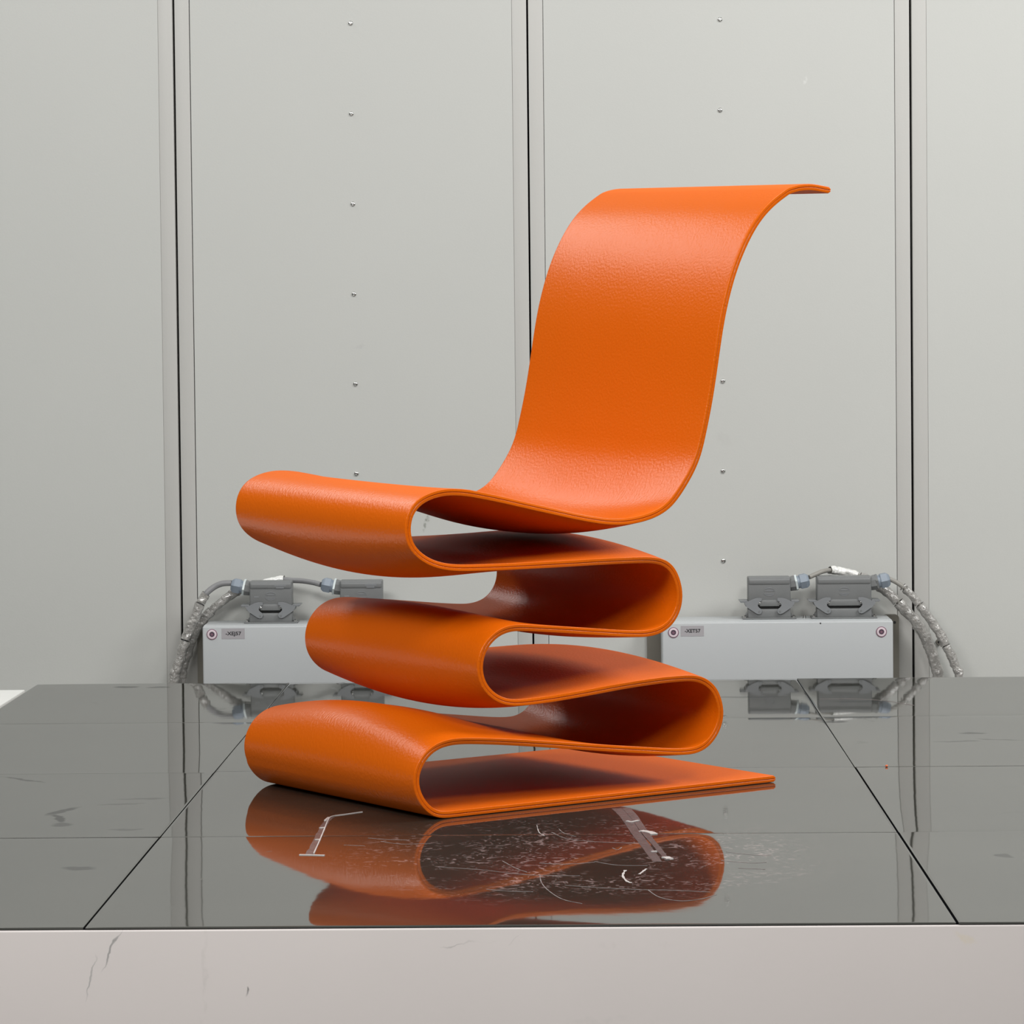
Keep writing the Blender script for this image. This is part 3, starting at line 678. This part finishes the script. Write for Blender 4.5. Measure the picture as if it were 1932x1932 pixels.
    def arc(rx, rz, a0, a1, wd, cz=0, nseg=14):
        pts_o = []; pts_i = []
        for q in range(nseg+1):
            a = a0+(a1-a0)*q/nseg; k = math.sin(math.pi*q/nseg)*.8+.2
            pts_o.append((ex+rx*math.cos(a), ez+cz+rz*math.sin(a))); pts_i.append((ex+(rx-wd*k)*math.cos(a), ez+cz+(rz-wd*k)*math.sin(a)))
        add_prism(bm, pts_o+pts_i[::-1], yy-.0006, yy+.0002)
    arc(.0130, .0100, math.radians(25), math.radians(155), .0022)
    arc(.0130, .0100, math.radians(205), math.radians(335), .0022)
    arc(.0125, .0030, math.radians(0), math.radians(180), .0022, cz=.0012)
    arc(.0125, .0030, math.radians(180), math.radians(360), .0022, cz=-.0032)
    obj('emblem', bm, M['lever'], c)
    if tag_text:
        box('printed_patch', hw-.040, hw-.013, -.0229, -.0220, .0845, .0885, M['lever'], c)
        box('printed_patch', hw-.036, hw-.018, -.0229, -.0220, .0800, .0830, M['lever'], c)
        box('printed_patch', -hw+.0105, -hw+.0215, -.0210, -.0200, .0590, .0625, M['lever'], c)
    return c
connector(-.7030, .0975, -1, 'grey connector on the left box above the -XEJ57 label', True)
connector(-.4953, .0975, -1, 'grey connector on the left box, half hidden behind the orange chair', True)
connector(.4381, .0975, 1, 'narrower grey connector on the right box, left of the wide one')
connector(.6089, .1245, 1, 'wide grey connector near the right end of the right box', False, False)

# ---------------------------------------------------------------- cables
def smooth_path(pts, per=8): return catmull(pts, per)
def wrap_path(path, f0, f1):
    n = len(path); return path[int(n*f0):max(int(n*f1), int(n*f0)+3)]
def crumple(base, amp, seed):
    def f(L, a):
        p = Vector((math.cos(a)*1.2, math.sin(a)*1.2, L*60+seed))
        q = noise.noise(p*1.3)+.6*noise.noise(p*3.1)
        sp = .5+.5*math.sin(L*150-a+seed+2*noise.noise(Vector((L*30, seed, 0))))
        return base*(1+amp*q)+base*.16*(sp**6)
    return f
def cable(pts, r, wraps, label, m_cable):
    P = smooth_path(pts+[(pts[-1][0]+.0+.3*(pts[-1][0]-pts[-2][0]), pts[-1][1], .12)], 8)
    root = empty('cable', tuple(pts[0]), label=label, cat='cable', group='cables from the wall boxes')
    O = Vector(pts[0]); P = [p-O for p in P]
    bm = bmesh.new(); add_tube(bm, P, r, 16); obj('cable_sheath', bm, m_cable, root, smooth=True)
    for k, (f0, f1, rw, mm) in enumerate(wraps):
        W = wrap_path(P, f0, f1); W2 = []
        for a, b in zip(W[:-1], W[1:]):
            q = max(1, int((b-a).length/.0022))
            for t in range(q): W2.append(a.lerp(b, t/q))
        bm = bmesh.new(); add_tube(bm, W2, crumple(rw, .20, 3.7*k+len(pts)), 22, cap=False)
        obj('plastic_wrap', bm, mm, root, smooth=True, sharp=60)
C1 = [(-0.7944, 7.035, 0.6042), (-0.8152, 7.035, 0.6031), (-0.8336, 7.035, 0.596), (-0.8503, 7.03, 0.5831), (-0.859, 7.03, 0.571), (-0.869, 7.03, 0.5515), (-0.8817, 7.03, 0.5235), (-0.8943, 7.03, 0.4955), (-0.9032, 7.03, 0.4687), (-0.9135, 7.03, 0.4345), (-0.9237, 7.03, 0.4028), (-0.9302, 7.03, 0.3735)]
C2 = [(-0.5895, 7.035, 0.5988), (-0.6086, 7.045, 0.603), (-0.6343, 7.06, 0.6057), (-0.6585, 7.07, 0.6064), (-0.6845, 7.076, 0.6076), (-0.7153, 7.078, 0.6005), (-0.746, 7.078, 0.5934), (-0.7805, 7.078, 0.5839), (-0.7954, 7.078, 0.5766), (-0.814, 7.076, 0.5645), (-0.8351, 7.076, 0.5475), (-0.8538, 7.076, 0.530), (-0.8700, 7.076, 0.5115), (-0.8815, 7.076, 0.4934), (-0.8925, 7.076, 0.4693), (-0.9017, 7.076, 0.4423), (-0.9107, 7.076, 0.4141), (-0.9175, 7.076, 0.3686)]
C3 = [(0.5311, 7.035, 0.6062), (0.5477, 7.045, 0.6126), (0.5643, 7.055, 0.6178), (0.5809, 7.068, 0.6193), (0.5986, 7.078, 0.6174), (0.623, 7.078, 0.6135), (0.6472, 7.078, 0.6047), (0.6715, 7.078, 0.5935), (0.6958, 7.078, 0.5798), (0.7164, 7.078, 0.5638), (0.7357, 7.078, 0.5453), (0.7587, 7.078, 0.5206), (0.7769, 7.078, 0.4997), (0.795, 7.078, 0.4714), (0.807, 7.078, 0.4468), (0.8178, 7.078, 0.4161), (0.8262, 7.078, 0.3855), (0.8309, 7.078, 0.3548)]
C4 = [(0.7127, 7.035, 0.601), (0.7284, 7.035, 0.5935), (0.7441, 7.035, 0.5825), (0.7573, 7.035, 0.5702), (0.7718, 7.035, 0.553), (0.7886, 7.035, 0.5322), (0.8066, 7.035, 0.5078), (0.8258, 7.035, 0.4784), (0.8426, 7.035, 0.4466), (0.8582, 7.035, 0.4136), (0.8678, 7.035, 0.3892), (0.8725, 7.035, 0.3587)]
cable(C1, .0068, [(.27, .41, .0100, M['wrap']), (.40, .66, .0110, M['wrap']), (.65, .97, .0112, M['wrap'])], 'grey cable from the left connector, film wrapped, leftmost at the platform edge', M['cable'])
cable(C2, .0060, [(.21, .34, .0092, M['wrap_white']), (.34, .60, .0095, M['wrap']), (.59, .72, .0108, M['wrap']), (.71, .97, .0098, M['wrap'])], 'film-wrapped cable passing behind the left connector, from the half-hidden one', M['cable'])
cable(C3, .0052, [(.17, .34, .0088, M['wrap_white']), (.34, .57, .0108, M['wrap']), (.56, .78, .0125, M['wrap']), (.77, .97, .0125, M['wrap'])], 'thick film-wrapped cable passing behind the wide right connector', M['cable_beige'])
cable(C4, .0052, [(.17, .20, .0092, M['wrap']), (.20, .40, .0090, M['wrap']), (.39, .68, .0100, M['wrap']), (.67, .97, .0098, M['wrap'])], 'film-wrapped cable from the wide connector, rightmost on the wall', M['cable_beige'])
